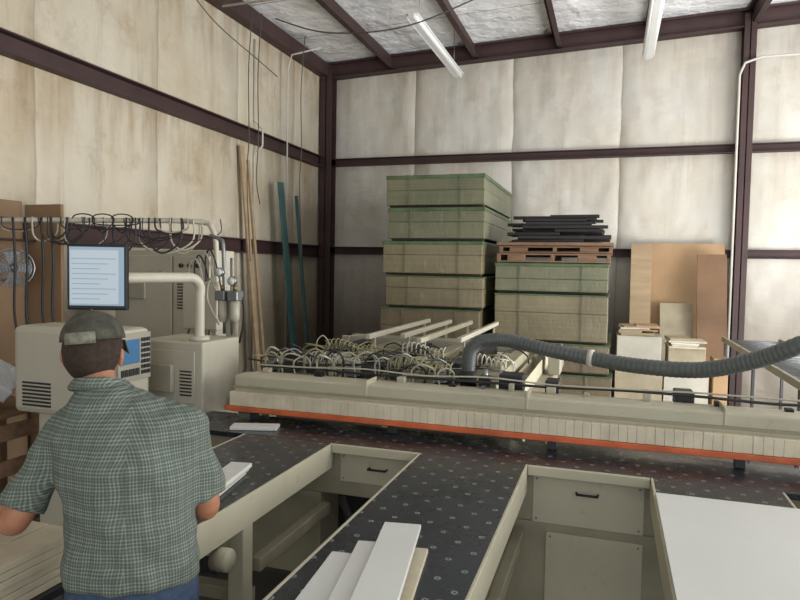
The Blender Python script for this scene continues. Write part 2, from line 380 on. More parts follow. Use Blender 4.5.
lean('cardboard_sheet',.24,.50,8.95,9.47,2.24,.02,M['ply'],'narrow pale board sheet leaning in front of others','cardboard sheet')
lean('cardboard_sheet',1.05,1.4,8.75,9.3,2.1,.02,M['ply2'],'brown board sheet leaning upright beside the column','cardboard sheet')
lean('board_sheet',.62,1.02,8.8,9.3,1.45,.02,M['card2'],'pale board offcut leaning against taller brown sheets','sheet of board')
def crate(x0,x1,y0,y1,z0,z1,mt,label,rz=0):
    T=thing('storage_box',label,'box',((x0+x1)/2,(y0+y1)/2,z0),rot=(0,0,rz))
    t=.018
    boxes('box_shell',[((x0,y0,z0),(x1,y1,z0+t)),((x0,y0,z0+t),(x0+t,y1,z1)),((x1-t,y0,z0+t),(x1,y1,z1)),((x0+t,y1-t,z0+t),(x1-t,y1,z1)),((x0+t,y0,z0+t),(x1-t,y0+t,z1))],mt,T,.002)
    each('loose_board',[((x0+.03+k*.09,y0+.03,z0+t+.001),(x0+.05+k*.09,y1-.03,z1+random.uniform(-.06,.03))) for k in range(int((x1-x0-.06)/.09))],M['card2'],T,.002)
def carton(x0,x1,y0,y1,z0,z1,mt,label,rz=0):
    T=thing('carton',label,'box',((x0+x1)/2,(y0+y1)/2,z0),rot=(0,0,rz))
    box('carton_body',(x0,y0,z0),(x1,y1,z1-.01),mt,T,.006)
    each('carton_flap',[((x0,y0-.006,z1-.012),(x1,(y0+y1)/2-.004,z1)),((x0,(y0+y1)/2+.004,z1-.012),(x1,y1+.006,z1))],mt,T,.002)
    box('packing_tape',(x0+.0,(y0+y1)/2-.025,z1),(x1,(y0+y1)/2+.025,z1+.0015),M['ply'],T,0)
crate(.07,.58,7.85,8.4,0,.80,M['card2'],'pale open box full of offcuts beside the board stacks')
carton(.08,.56,7.9,8.36,.84,1.12,M['pale'],'pale plain box resting on an open box of offcuts')
crate(.60,1.06,7.9,8.45,0,.74,M['pale'],'plain pale open box with boards standing in it')
carton(.64,1.03,7.95,8.4,.775,1.0,M['card2'],'worn pale carton stacked in front of leaning sheets')
carton(1.12,1.27,8.0,8.3,0,.9,M['card'],'tall worn carton beside the pale boxes')
def pile(x0,x1,z,n,what):
    for k in range(n):
        l=random.uniform(.5,1.0)*(x1-x0); x=x0+random.uniform(0,(x1-x0)-l); t=random.choice((.014,.018,.022))
        single(box('wood_offcut',(x,7.9+random.uniform(0,.03),z),(x+l,8.3+random.uniform(-.05,.05),z+t),M[random.choice(('white','card','card2','whiteedge','ply'))],bevel=.002,rotz=random.uniform(-.12,.12)),'flat board offcut in an untidy pile on a box','board offcut',what); z+=t+.002
pile(.08,.54,1.123,7,'offcuts on the pale box'); pile(.62,1.04,1.003,5,'offcuts on the worn carton')
single(slab('wood_board',(-4.3,7.45,.01),(-4.50,7.25,3.36),(0,.085,0),.03,M['ply']),'tall narrow plywood strip leaning on the side wall','board')
single(slab('wood_board',(-4.28,7.57,.01),(-4.48,7.38,3.2),(0,.045,0),.03,M['ply']),'tall narrow brown board leaning on the side wall','board')
single(slab('sheet_metal',(-4.15,8.20,.01),(-4.36,8.02,3.0),(0,.15,0),.02,M['green']),'tall dull teal painted metal sheet leaning on the wall','metal sheet')
single(slab('metal_channel',(-4.1,8.5,.01),(-4.3,8.38,2.85),(0,.04,0),.04,M['green']),'narrow green metal channel leaning beside a green sheet','metal channel')
# ---------------------------------------------------------------- panel saw
SAW=thing('panel_saw','large beige beam saw with black air-nozzle tables and orange guard','saw machine',(-.3,3.4,0))
ZT=.9
box('cross_table',(-2.45,3.19,ZT-.03),(3.0,3.62,ZT),M['table'],SAW,.003)
for (x0,x1,y0) in ((-1.95,-1.40,1.95),(-.917,-.361,.9),(.20,.75,.9),(1.3,1.85,.9)):
    t=box('table_arm',(x0+.012,y0,ZT-.03),(x1-.012,3.188,ZT+.0),M['table'],SAW,.003)
    boxes('arm_frame',[((x0,y0,ZT-.10),(x0+.0125,3.188,ZT+.001)),((x1-.0125,y0,ZT-.10),(x1,3.188,ZT+.001)),((x0,y0+.02,ZT-.13),(x1,3.18,ZT-.095)),((x0,y0-.012,ZT-.10),(x1,y0+.001,ZT-.001))],M['beige'],SAW,.003)
    yy=y0+.35
    each('leg',[((xx,yy,0),(xx+.075,yy+.075,ZT-.13)) for xx in (x0+.03,x1-.08)],M['beige'],SAW,.006)
    each('stretcher',[((x0+.03,yy+.08,.4),(x1-.03,yy+.14,.46)),((x1-.06,yy+.145,.52),(x1-.01,3.18,.58))],M['beige2'],SAW,.005)
box('saw_body',(-2.45,3.25,.60),(3.0,3.6,ZT-.032),M['beige2'],SAW,.006)
each('body_skirt',[((-2.45,3.25,.12),(-1.5,3.6,.599)),((-.70,3.25,.12),(3.0,3.6,.599))],M['beige2'],SAW,.006)
box('pit_shade_panel',(-1.499,3.5,.12),(-.701,3.6,.599),M['black'],SAW,.004)  # black panel stands in for the shade inside the open pit
each('body_foot',[((x,3.28,0),(x+.12,3.5,.12)) for x in (-2.3,-.6,1.2,2.8)],M['dark'],SAW)
for x0,x1 in ((-1.398,-.919),(-.359,.198)):
    box('pit_edge',(x0,3.165,ZT-.045),(x1,3.189,ZT+.001),M['beige'],SAW,.003)
def spanel(x0,x1,z0,z1,y=3.25,handle=True,d=.006):
    p=box('service_panel',(x0,y-d,z0),(x1,y-.001,z1),M['beige'],SAW,.002)
    cx=(x0+x1)/2; z=z1-.07
    if handle:
        h=tube('handle',[(cx-.05,y-d,z),(cx-.05,y-d-.03,z),(cx+.05,y-d-.03,z),(cx+.05,y-d,z)],.006,M['black'],SAW,8); sub(h,p)
    for xx in (x0+.02,x1-.02):
        for zz_ in (z0+.02,z1-.02): sub(tube('screw',[(xx,y-d,zz_),(xx,y-d-.003,zz_)],.005,M['grey'],SAW,8),p)
spanel(-.34,.18,.60,.84); spanel(-.27,.18,.14,.56,3.25,False,.016)
spanel(-1.38,-.94,.68,.84)
X0,X1=-2.23,2.6
box('guard_strip',(X0-.03,3.47,.950),(X1,3.50,.982),M['orange'],SAW,.005,'worn orange painted guard strip')
bm=bmesh.new(); x=X0; i=0
while x<X1:
    w=.043; bm_box(bm,(x,3.475+(.003 if i%5==0 else 0),.984),(x+w,3.53,1.068)); x+=w+.001; i+=1
mk('presser_blocks',bm,M['cream'],SAW,bevel=.0015,label='row of cream plastic presser blocks')
each('lift_foot',[((x,3.50,.901),(x+.05,3.53,.985)) for x in (-2.1,-1.2,-.3,.6,1.5,2.4)],M['dark'],SAW,.003)
box('pressure_beam',(X0,3.53,.95),(X1,3.68,1.165),M['beige'],SAW,.012)
box('beam_rail',(X0,3.515,1.085),(X1,3.529,1.10),M['beige2'],SAW,.002)
each('beam_support',[((x,3.681,.0),(x+.05,3.73,.95)) for x in (-2.2,2.4)],M['beige2'],SAW,.004)
each('beam_rib',[((x,3.52,1.10),(x+.012,3.69,1.19)) for x in (-1.35,-.42,.55,1.5)],M['beige'],SAW,.003)
box('rear_rail',(-2.23,3.735,1.0),(2.6,3.79,1.13),M['dark'],SAW,.004)
box('rear_rail_cap',(-2.23,3.73,1.131),(2.6,3.80,1.15),M['beige'],SAW,.003)
x=-2.15
while x<2.4:
    w=random.uniform(.02,.055); h=random.uniform(.015,.045); mt=random.choice(('dark','black','grey','beige2','cab','beige'))
    box('fitting_block',(x,3.735,1.151),(x+w,3.785,1.151+h),M[mt],SAW,.003)
    x+=w+random.uniform(.12,.34)
for z,yy,r_,mt in ((1.18,3.80,.008,'rub'),(1.205,3.76,.005,'clear')):
    P=[(-2.2+k*.38,yy+random.uniform(-.01,.01),z+random.uniform(-.008,.015)) for k in range(12)]
    tube('beam_cable',P,r_,M[mt],SAW,8,n=6)
box('rear_table',(-2.44,3.81,.86),(-.45,7.0,.95),M['beige2'],SAW,.006)
each('rear_leg',[((x,y,0),(x+.1,y+.1,.86)) for x in (-2.4,-.6) for y in (4.1,6.8)],M['beige2'],SAW)
for x in (-2.25,-1.85,-1.45,-1.05,-.6):
    boxes('support_rail',[((x-.05,3.85,.951),(x+.05,6.9,.96)),((x-.05,3.85,.958),(x-.042,6.9,1.08)),((x+.042,3.85,.958),(x+.05,6.9,1.08))],M['beige'],SAW,.002)
boxes('pusher_gantry',[((-2.44,5.75,1.12),(-.4,5.95,1.20)),((-2.44,5.72,.95),(-2.36,5.98,1.20)),((-.5,5.72,.95),(-.4,5.98,1.20))],M['cab2'],SAW,.008)
GX=(-2.2,-1.9,-1.6,-1.3,-1.0,-.72)
for i,x in enumerate(GX):
    boxes('gripper',[((x-.05,4.15,1.09),(x+.05,5.76,1.17)),((x-.06,4.0,1.09),(x+.06,4.2,1.14)),((x-.04,4.3,1.165),(x+.04,4.55,1.21))],M['beige2'] if i%2 else M['dark'],SAW,.005)
    box('cylinder_block',(x-.035,3.90,1.14),(x+.035,3.97,1.20),M['dark'] if i%2 else M['grey'],SAW,.006)
for x,y0,mt in ((-1.9,5.0,'cab'),(-1.66,5.2,'cab'),(-1.43,4.9,'beige'),(-1.15,5.1,'cab')):
    box('hose_tray',(x-.02,y0,1.26),(x+.02,6.9,1.30),M[mt],SAW,.004)
    each('tray_post',[((x-.01,y,.97),(x+.01,y+.03,1.26)) for y in (y0+.15,6.7)],M['cab2'],SAW,.002)
n_=26
for i in range(n_):
    x=-2.36+i*(1.42/n_)+random.uniform(-.02,.02); y=3.88+random.uniform(-.02,.10); h=random.uniform(.07,.15); w=random.uniform(.06,.14)
    pts=[(x,y,1.13),(x-.01,y,1.16+h*.6),(x+w*.5,y+random.uniform(-.05,.05),1.16+h),(x+w+.01,y+.03,1.16+h*.6),(x+w,y+.05,1.13)]
    tube('air_hose',pts,random.choice((.005,.006,.007)),(M['clear'],M['rub'],M['clear'],M['yel'],M['grey'])[i%5],SAW,7,n=6)
for i,x in enumerate(GX):
    for j in range(4):
        y=4.2+j*.24+random.uniform(-.03,.03); h=random.uniform(.03,.10); w=random.uniform(.10,.24); xo=x-.10+random.uniform(-.05,.1)
        pts=[(xo,y,1.14),(xo+w*.05,y,1.17+h*.6),(xo+w*.5,y+random.uniform(-.08,.08),1.18+h),(xo+w*.95,y+.03,1.17+h*.5),(xo+w,y+.05,1.14)]
        tube('air_hose',pts,random.choice((.005,.006)),random.choice((M['rub'],M['rub'],M['yel'],M['clear'],M['dark'])),SAW,7,n=6)
    tube('fitting',[(x-.02,4.05,1.14),(x-.02,4.05,1.22)],.018,M['chrome'],SAW,10)
for i in range(5):
    y=3.95+i*.22; z=1.19; P=[(-2.38+k*.32,y+random.uniform(-.03,.03),z+random.uniform(-.02,.03)) for k in range(6)]
    tube('air_line',P,random.choice((.004,.006)),(M['rub'],M['clear'],M['grey'],M['dark'],M['yel'])[i],SAW,6,n=6)
def coil(bm,x0,x1,y,z,r,turns,w):
    n=turns*14; bm_tube(bm,[(x0+(x1-x0)*k/n,y+r*math.sin(2*math.pi*turns*k/n),z+r*math.cos(2*math.pi*turns*k/n)+.02*math.sin(k/n*6)) for k in range(n+1)],w,6)
for (a,b,y,z,r_,t_,w_,mt) in ((-1.35,-.93,3.95,1.225,.042,13,.006,'yel'),(-1.95,-1.6,4.02,1.22,.038,11,.005,'clear'),(-.9,-.65,4.35,1.22,.038,8,.005,'clear'),(-2.1,-1.7,4.6,1.24,.038,11,.005,'yel'),(-1.5,-1.15,4.65,1.24,.038,10,.005,'clear')):
    bm=bmesh.new(); coil(bm,a,b,y,z,r_,t_,w_); mk('coiled_hose',bm,M[mt],SAW,smooth=True)
for x,w,h,mt in ((-.62,.14,.07,'black'),(-.35,.08,.05,'dark'),(.35,.10,.04,'dark')):
    box('valve_block',(x,3.83,1.12),(x+w,3.98,1.16+h),M[mt],SAW,.008)
boxes('valve_rail',[((-2.2,3.84,1.09),(1.2,3.97,1.12)),((-2.2,3.86,.951),(-2.15,3.95,1.1)),((1.1,3.86,.0),(1.15,3.95,1.1))],M['beige'],SAW)
tube('adjuster_knob',[(-1.42,2.12,.72),(-1.36,2.12,.72),(-1.35,2.12,.72)],[.045,.045,.038],M['beige'],SAW,20)
tube('cable_hose',[(-1.35,3.2,.6),(-1.2,3.0,.5),(-1.05,2.6,.42),(-1.1,2.2,.5),(-1.0,1.9,.6)],.022,M['rub'],SAW,n=8)
HB=thing('end_housing','off-white sheet-metal machine end housing beside the console','machine housing',(-2.7,3.85,0))
box('housing_body',(-2.95,3.55,.0),(-2.475,3.98,1.35),M['cab'],HB,.012)
box('housing_cover',(-2.90,3.538,.95),(-2.53,3.549,1.29),M['cab'],HB,.004)
box('valve_box',(-2.84,3.50,1.02),(-2.68,3.537,1.2),M['cab2'],HB,.006)
each('vent_slot',[((-2.64,3.535,1.0+k*.022),(-2.55,3.5385,1.01+k*.022)) for k in range(8)],M['dark'],HB,0)
hp=[(-.86,4.1,1.16),(-.86,4.1,1.25),(-.846,4.1,1.335),(-.76,4.1,1.395),(-.6,4.1,1.405),(-.376,4.05,1.370),(-.108,4.0,1.338),(.167,3.9,1.32),(.466,3.8,1.333),(.684,3.7,1.405),(.88,3.6,1.51),(1.25,3.45,1.75),(1.6,3.4,2.2)]
pts=catmull(hp,40)
bm=bmesh.new(); bm_tube(bm,pts,[(.0455,.0447,.0425,.0435)[i%4] if i>0 else .045 for i in range(len(pts))],18); dh=mk('dust_hose',bm,M['hose'],SAW,smooth=True,label='thick grey finely ribbed extraction hose')
sub(tube('hose_cuff',[(-.86,4.1,1.1),(-.86,4.1,1.2)],.055,M['black'],SAW,16),dh)
sub(tube('hose_clamp',[(-.12,4.002,1.340),(-.09,3.997,1.337)],.050,M['pvc'],SAW,16),dh)
RC=thing('roller_conveyor','grey roller conveyor with slim steel side rails near the column','conveyor',(1.6,6.8,0))
each('side_rail',[((x,5.0,1.04),(x+.03,8.6,1.10)) for x in (1.28,1.88)],M['cab2'],RC)
for k in range(18): tube('roller',[(1.312,5.1+k*.195,1.065),(1.878,5.1+k*.195,1.065)],.02,M['grey'],RC)
each('conveyor_leg',[((x,y,0),(x+.03,y+.03,1.04)) for x in (1.28,1.88) for y in (5.2,6.8,8.4)],M['dark'],RC)
# ---------------------------------------------------------------- console
C=thing('control_console','beige operator control console with side touch screen','control console',(-2.98,3.1,0))
box('console_body',(-3.38,2.95,.95),(-2.64,3.26,1.47),M['cab'],C,.035)
box('console_pedestal',(-3.24,3.0,0),(-2.78,3.22,.95),M['cab'],C,.01)
box('console_bezel',(-2.639,2.97,1.17),(-2.625,3.24,1.445),M['cab2'],C,.003)
box('touch_screen',(-2.626,2.99,1.27),(-2.621,3.14,1.41),M['scrb'],C,0,'blue lit touch screen')
each('key',[((-2.626,3.155+j*.027,1.2+k*.032),(-2.619,3.176+j*.027,1.222+k*.032)) for k in range(7) for j in range(3)],M['dark'],C,.001)
each('key',[((-2.626,2.99+j*.031,1.2),(-2.619,3.013+j*.031,1.24)) for j in range(5)],M['dark'],C,.001)
each('vent_slot',[((-3.30,2.942,1.0+k*.022),(-3.09,2.951,1.01+k*.022)) for k in range(7)],M['dark'],C,0)
th=.35
MO=thing('computer_monitor','lit flat monitor in black frame on a beige swivel arm','monitor',(-2.735,2.93,1.77),rot=(0,0,th),local=True)
box('monitor_case',(-.165,0,-.185),(.165,.04,.185),M['black'],MO,.008)
scr=box('display',(-.150,-.004,-.16),(.150,-.0005,.168),M['scr'],MO,0)
sub(box('display_window',(-.145,-.006,-.15),(.12,-.0045,.150),M['scrw'],MO,0),scr)
for k in range(9): sub(box('display_field',(-.135,-.0075,-.125+k*.028),(.02+.09*((k*7)%3)/2,-.0061,-.119+k*.028),M['scr'],MO,0),scr)
box('monitor_mount',(-.05,.04,-.05),(.05,.08,.05),M['dark'],MO,.004)
AR=thing('monitor_arm','beige tubular swivel arm holding the monitor','monitor arm',(-2.57,3.65,1.35))
tube('arm_pipe',catmull([(-2.72,3.06,1.765),(-2.68,3.2,1.765),(-2.62,3.5,1.765),(-2.585,3.6,1.76),(-2.57,3.65,1.71),(-2.57,3.65,1.62),(-2.57,3.65,1.36)],6),.032,M['cab'],AR,16)
tube('arm_flange',[(-2.57,3.65,1.352),(-2.57,3.65,1.38)],.065,M['cab'],AR,20)
E=thing('electrical_cabinet','off-white electrical cabinet with door, knob and vent grille','cabinet',(-3.6,4.8,0))
box('cabinet_body',(-4.1,4.6,.0),(-3.10,4.90,1.97),M['cab'],E,.012)
d=box('cabinet_door',(-4.07,4.58,.08),(-3.50,4.599,1.92),M['cab'],E,.006)
d2=box('cabinet_door',(-3.48,4.58,.08),(-3.13,4.599,1.92),M['cab'],E,.006)
sub(tube('door_knob',[(-3.58,4.58,1.76),(-3.58,4.55,1.76)],.035,M['cab2'],E,16),d)
for k in range(3): sub(tube('indicator_lamp',[(-3.40+k*.08,4.58,1.84),(-3.40+k*.08,4.56,1.84)],.018,M[('dark','brass','dark')[k]],E,12),d2)
for k in range(9): sub(box('vent_slot',(-3.44,4.572,1.48+k*.025),(-3.20,4.5795,1.49+k*.025),M['dark'],E,0),d2)
box('junction_cover',(-3.95,4.55,1.55),(-3.75,4.579,1.78),M['cab2'],E,.006)
A=thing('air_regulator','metal air filter and regulator with bowls and pipes','air regulator',(-2.58,4.04,0))
box('mount_post',(-2.60,4.00,0),(-2.52,4.04,1.62),M['cab2'],A,.004)
tube('air_pipe',[(-2.62,4.02,1.361),(-2.62,4.0,1.95),(-2.66,4.01,2.03),(-2.75,4.03,2.06)],.014,M['grey'],A,n=5)
for dx in (0,.1): 
    tube('filter_bowl',[(-2.60+dx,3.96,1.45),(-2.60+dx,3.96,1.48),(-2.60+dx,3.96,1.60)],[.02,.033,.033],M['clear'],A,14)
    box('regulator_head',(-2.64+dx,3.92,1.60),(-2.56+dx,4.01,1.67),M['grey'],A,.008)
    tube('brass_fitting',[(-2.60+dx,3.96,1.67),(-2.60+dx,3.96,1.71)],.016,M['brass'],A,10)
for gx,gz in ((-2.50,1.74),(-2.60,1.80)):
    tube('gauge',[(gx,3.94,gz),(gx,3.91,gz)],.032,M['chrome'],A,18); tube('gauge_face',[(gx,3.9095,gz),(gx,3.907,gz)],.026,M['white'],A,18)
tube('air_pipe',[(-2.55,4.0,1.361),(-2.53,3.96,1.9)],.009,M['grey'],A)
tube('air_hose',[(-2.48,3.98,1.66),(-2.455,4.0,1.58),(-2.46,4.01,1.45),(-2.50,4.02,1.3)],.008,M['rub'],A,n=6)
tube('air_hose',[(-2.64,3.96,1.62),(-2.74,4.02,1.75),(-2.78,4.04,1.6),(-2.68,4.04,1.42)],.008,M['clear'],A,n=6)
H=thing('hose_rack','beige pipe rack with black and clear hoses draped over it','hose rack',(-3.6,4.1,0))
box('junction_box',(-3.15,4.25,1.35),(-2.84,4.40,1.72),M['cab'],H,.01)
for k in range(4): tube('draped_hose',[(-3.1+k*.06,4.27,1.35),(-3.1+k*.07,4.22,1.2),(-3.05+k*.05,4.25,1.0),(-3.0+k*.04,4.3,.8)],.007,M['rub'],H,n=6)
for k in range(4): 
    x=-3.12+k*.05; tube('draped_hose',[(x,4.3,1.72),(x+.01,4.28,1.82+.03*k),(x+.08,4.24,1.9+.02*k),(x+.14,4.24,1.82),(x+.16,4.28,1.6)],.006,M['rub'] if k%2 else M['clear'],H,n=6)
tube('rack_pipe',catmull([(-4.42,3.64,2.14),(-4.27,3.67,2.15),(-3.6,4.0,2.17),(-3.05,4.3,2.18),(-2.93,4.32,2.12),(-2.9,4.33,1.95),(-2.9,4.33,1.5),(-2.9,4.33,0)],6),.020,M['cab'],H,12)
def rp(t): return V((-4.27,3.67,2.15)).lerp(V((-3.05,4.3,2.18)),t)
for i in range(26):
    a=rp(random.random()*.92); b=a+V((random.uniform(.1,.4),random.uniform(.02,.18),0)); d=random.uniform(.03,.26)
    pts=[a+V((0,-.03,.025)),a+V((.02,-.04,-d*.7)),(a+b)/2+V((0,-.05,-d)),b+V((0,-.04,-d*.6)),b+V((0,-.03,.025))]
    tube('draped_hose',pts,random.choice((.004,.005,.007)),random.choice((M['rub'],M['rub'],M['dark'],M['clear'])),H,8,n=7)
for t in (.06,.12,.2,.25):
    a=rp(t); tube('draped_hose',[a+V((0,-.03,.02)),a+V((.03,-.04,-.3)),a+V((.02,-.04,-.7)),a+V((.12,-.06,-1.0))],.009,M['rub'],H,8,n=6)
for k in range(3):
    c=rp(.42+k*.1)+V((0,-.04,-.02)); tube('coiled_hose',[c+V((math.cos(a)*.09,.03*math.sin(a*2),math.sin(a)*.07)) for a in [2*math.pi*q/24 for q in range(24)]],.005,M['rub'],H,8,closed=True)
single(box('wood_board',(-4.54,4.1,0),(-4.18,4.13,2.31),M['ply3'],bevel=.003),'upright light brown plywood sheet beside the side wall','board')
single(slab('wood_board',(-4.49,3.55,.01),(-4.53,3.55,2.33),(0,1.0,0),.02,M['ply3']),'light brown plywood sheet standing flat against the side wall','board')
FN=thing('wall_fan','round dull chrome caged fan mounted on brown board','fan',(-4.40,3.84,1.8))
fc=V((-4.34,3.80,1.80)); nrm=V((.75,-.66,0)).normalized(); sx=V((.66,.75,0)); sz=V((0,0,1)); FR=.145
def ringp(r,off,n=28): return [fc+nrm*off+sx*math.cos(2*math.pi*k/n)*r+sz*math.sin(2*math.pi*k/n)*r for k in range(n)]
bm=bmesh.new()
bm_tube(bm,ringp(FR,0),.006,8,True)
for q in (.125,.105,.085,.065,.045): bm_tube(bm,ringp(q,.04-(q-.045)*.4),.0022,6,True)
for k in range(18):
    a=2*math.pi*k/18; d=sx*math.cos(a)+sz*math.sin(a); bm_tube(bm,[fc+d*FR,fc+d*.1+nrm*.025,fc+d*.02+nrm*.046],.0018,5)
mk('fan_cage',bm,M['chrome'],FN,smooth=True)
bm=bmesh.new()
for k in range(4):
    a=2*math.pi*k/4; d=sx*math.cos(a)+sz*math.sin(a); e=-sx*math.sin(a)+sz*math.cos(a)
    q=[fc+d*.02-e*.02,fc+d*.12-e*.05+nrm*.01,fc+d*.12+e*.06-nrm*.01,fc+d*.02+e*.02]
    vs=[bm.verts.new(p) for p in q]+[bm.verts.new(p+nrm*.003) for p in q]
    bm.faces.new(vs[:4]);bm.faces.new(vs[4:][::-1])
    for j in range(4): bm.faces.new((vs[j],vs[4+j],vs[4+(j+1)%4],vs[(j+1)%4]))
mk('fan_blades',bm,M['grey'],FN)
tube('fan_motor',[fc-nrm*.05,fc+nrm*.015],.032,M['grey'],FN,16)
tube('fan_bracket',[fc-nrm*.04,fc-nrm*.05+V((-.02,.0,-.08)),V((-4.50,3.84,1.7))],.008,M['grey'],FN,8)
W=thing('wooden_crate','brown wooden slatted crate standing beside the console','crate',(-3.75,3.1,0))
each('crate_post',[((x,y,0),(x+.05,y+.05,.9)) for x in (-4.0,-3.52) for y in (2.85,3.35)],M['ply2'],W)
each('crate_slat',[((-4.0,2.83,z),(-3.47,2.849,z+.1)) for z in (.1,.32,.54,.76)]+[((-3.469,2.85,z),(-3.45,3.4,z+.1)) for z in (.1,.32,.54,.76)],M['pallet'],W)
box('crate_top',(-4.01,2.83,.9),(-3.45,3.41,.92),M['ply2'],W)
bm=bmesh.new()
for k in range(12):
    r_=random.uniform(.04,.085); bm_box(bm,(-r_*1.4,-r_,-r_*.7),(r_*1.4,r_,r_*.7),Matrix.Translation((-3.70+random.uniform(-.13,.13),3.05+random.uniform(-.1,.1),1.03+random.uniform(-.02,.14)))@Matrix.Rotation(random.uniform(-.9,.9),4,'Y')@Matrix.Rotation(random.uniform(-1,1),4,'Z'))
o=mk('cloth_bundle',bm,M['cloth'],smooth=True); r=o.modifiers.new('r','REMESH'); r.mode='VOXEL'; r.voxel_size=.012; r.use_smooth_shade=True
s_=o.modifiers.new('s','SMOOTH'); s_.iterations=3; zl=min(v.co.z for v in o.data.vertices); o.location.z=.921-zl
single(o,'crumpled pale cloth bundle resting on the wooden crate','cloth')
# ---------------------------------------------------------------- boards on tables
def board(name,p0,p1,w,z,th,mt,label,group=None):
    d=V((p1[0]-p0[0],p1[1]-p0[1],0)).normalized(); wv=V((-d.y,d.x,0))*w
    o=slab(name,(p0[0],p0[1],z+th/2),(p1[0],p1[1],z+th/2),wv,th,mt); return single(o,label,'board',group)
board('white_board',(-.67,2.14),(-.555,1.45),.13,ZT+.040,.017,M['white'],'long white laminate board lying on top of other boards')
board('white_board',(-.80,1.93),(-.745,1.35),.09,ZT+.001,.018,M['white'],'white laminate board lying under another board')
board('white_board',(-.73,2.00),(-.62,1.35),.10,ZT+.0205,.018,M['white'],'white laminate board crossing two others at a slant','loose boards on the table arm')
board('white_board',(-.585,2.05),(-.51,1.5),.065,ZT+.001,.018,M['whiteedge'],'cream-edged board lying beneath a white board')
board('white_board',(-2.08,3.27),(-1.82,3.35),.10,ZT+.001,.02,M['white'],'short white offcut lying near the orange guard')
for k in range(3): board('white_board',(-1.60+k*.015,2.55),(-1.50+k*.01,2.0),.10,ZT+.002+k*.019,.018,M['white'] if k!=1 else M['whiteedge'],'narrow white board stacked on the table arm','boards by the right hand')
single(box('laminate_sheet',(.205,1.0,ZT+.002),(1.8,2.92,ZT+.021),M['white'],bevel=.002),'large white laminate sheet lying on the saw table','laminate sheet')
bm=bmesh.new()
for k in range(4): bm_ball(bm,(-.42+random.uniform(-.02,.02),1.66+random.uniform(-.03,.03),ZT+.021),(.03,.035,.018),12)
o=mk('paper_scrap',bm,M['cloth'],smooth=True); single(o,'crumpled white scrap lying on the black table','scrap')
TR=thing('trolley','low dark trolley carrying a stack of cream boards','trolley',(-1.83,1.25,0))
box('trolley_top',(-2.05,.75,.80),(-1.62,1.72,.83),M['dark'],TR)
each('trolley_leg',[((x,y,.0),(x+.04,y+.04,.80)) for x in (-2.04,-1.68) for y in (.78,1.64)],M['dark'],TR)
for r in range(6):
    for c in range(3):
        x=-2.02+c*.13+random.uniform(-.004,.004)
        single(box('cream_board',(x,.8+random.uniform(-.03,.03),.831+r*.024),(x+.12,1.68+random.uniform(-.02,.02),.831+r*.024+.0225),M['whiteedge'],bevel=.002),'narrow cream board in the stack under his hand','board','boards stacked on the trolley')
# ---------------------------------------------------------------- person
PT=thing('person','person in green checked shirt, jeans and camouflage cap, handling boards','person',(-1.345,1.58,0),rot=(0,0,math.radians(30)),local=True)
Hc=V((-.150,.178,1.560))
def limb(bm,pts,r,n=5,seg=16):
    P=catmull(pts,n); m=len(pts)-1; rr=[]
    for i in range(len(P)):
        t=i/n; k=min(int(t),m-1); f=t-k; f=f*f*(3-2*f); rr.append(r[k]*(1-f)+r[k+1]*f)
    bm_tube(bm,P,rr,seg); bm_ball(bm,P[0],rr[0],14); bm_ball(bm,P[-1],rr[-1],14)
def sleeve(bm,pts,r,n=5,seg=20):
    P=catmull(pts,n); m=len(pts)-1; rr=[]
    for i in range(len(P)):
        t=i/n; k=min(int(t),m-1); f=t-k; rr.append(r[k]*(1-f)+r[k+1]*f)
    bm_tube(bm,P,rr,seg); bm_ball(bm,P[0],rr[0],14)
def hand(bm,w,d,nrm,side,curl):
    d=V(d).normalized(); nrm=V(nrm); nrm=(nrm-d*nrm.dot(d)).normalized(); ac=d.cross(nrm).normalized()*side
    w=V(w)
    for i,(o,L,r) in enumerate(((.030,.078,.0095),(.010,.085,.0098),(-.010,.079,.0094),(-.029,.062,.0085))):
        base=w+ac*o*.55; kn=w+d*(.092-.004*abs(i-1))+ac*o
        limb(bm,[base,(base+kn)/2,kn],[.017,.016,.0125],2,12)
        q=kn; ang=curl*.5; pr=[q]
        for s in (.45,.3,.25):
            dd=(d*math.cos(ang)+nrm*math.sin(ang)); q=q+dd*L*s; pr.append(q); ang+=curl
        limb(bm,pr,[r*1.1,r,r*.93,r*.82],2,10)
    b=w+ac*.018+d*.02; limb(bm,[b,b+ac*.03+d*.025+nrm*.008,b+ac*.042+d*.055+nrm*.018,b+ac*.04+d*.078+nrm*.03],[.017,.014,.0115,.0095],3,12)
Lsh,Lel,Lwr=V((-.205,.07,1.342)),V((-.322,.01,1.10)),V((-.425,.195,1.05))
Rsh,Rel,Rwr=V((.150,.07,1.350)),V((.208,.07,1.09)),V((.105,.29,1.0))
bm=bmesh.new()
bm_loft(bm,[(0,0,.80,.13,.09),(0,0,.90,.155,.11),(0,0,1.0,.145,.10),(-.01,.01,1.12,.145,.10),(-.02,.03,1.26,.16,.105),(-.03,.05,1.33,.155,.10),(-.06,.065,1.39,.11,.08),(-.09,.08,1.44,.06,.06)])
limb(bm,[(-.085,.07,1.38),(-.118,.118,1.45),(-.140,.158,1.52)],[.062,.055,.054],4)
limb(bm,[Lsh,Lsh.lerp(Lel,.5),Lel,Lel.lerp(Lwr,.35),Lwr],[.050,.047,.041,.043,.029])
limb(bm,[Rsh,Rsh.lerp(Rel,.5),Rel,Rel.lerp(Rwr,.35),Rwr],[.050,.047,.041,.043,.029])
hand(bm,Lwr,(-.3,.9,-.16),(0.1,0,-1),-1,.35)
hand(bm,Rwr,(-.35,.85,-.12),(0,0,-1),1,.35)
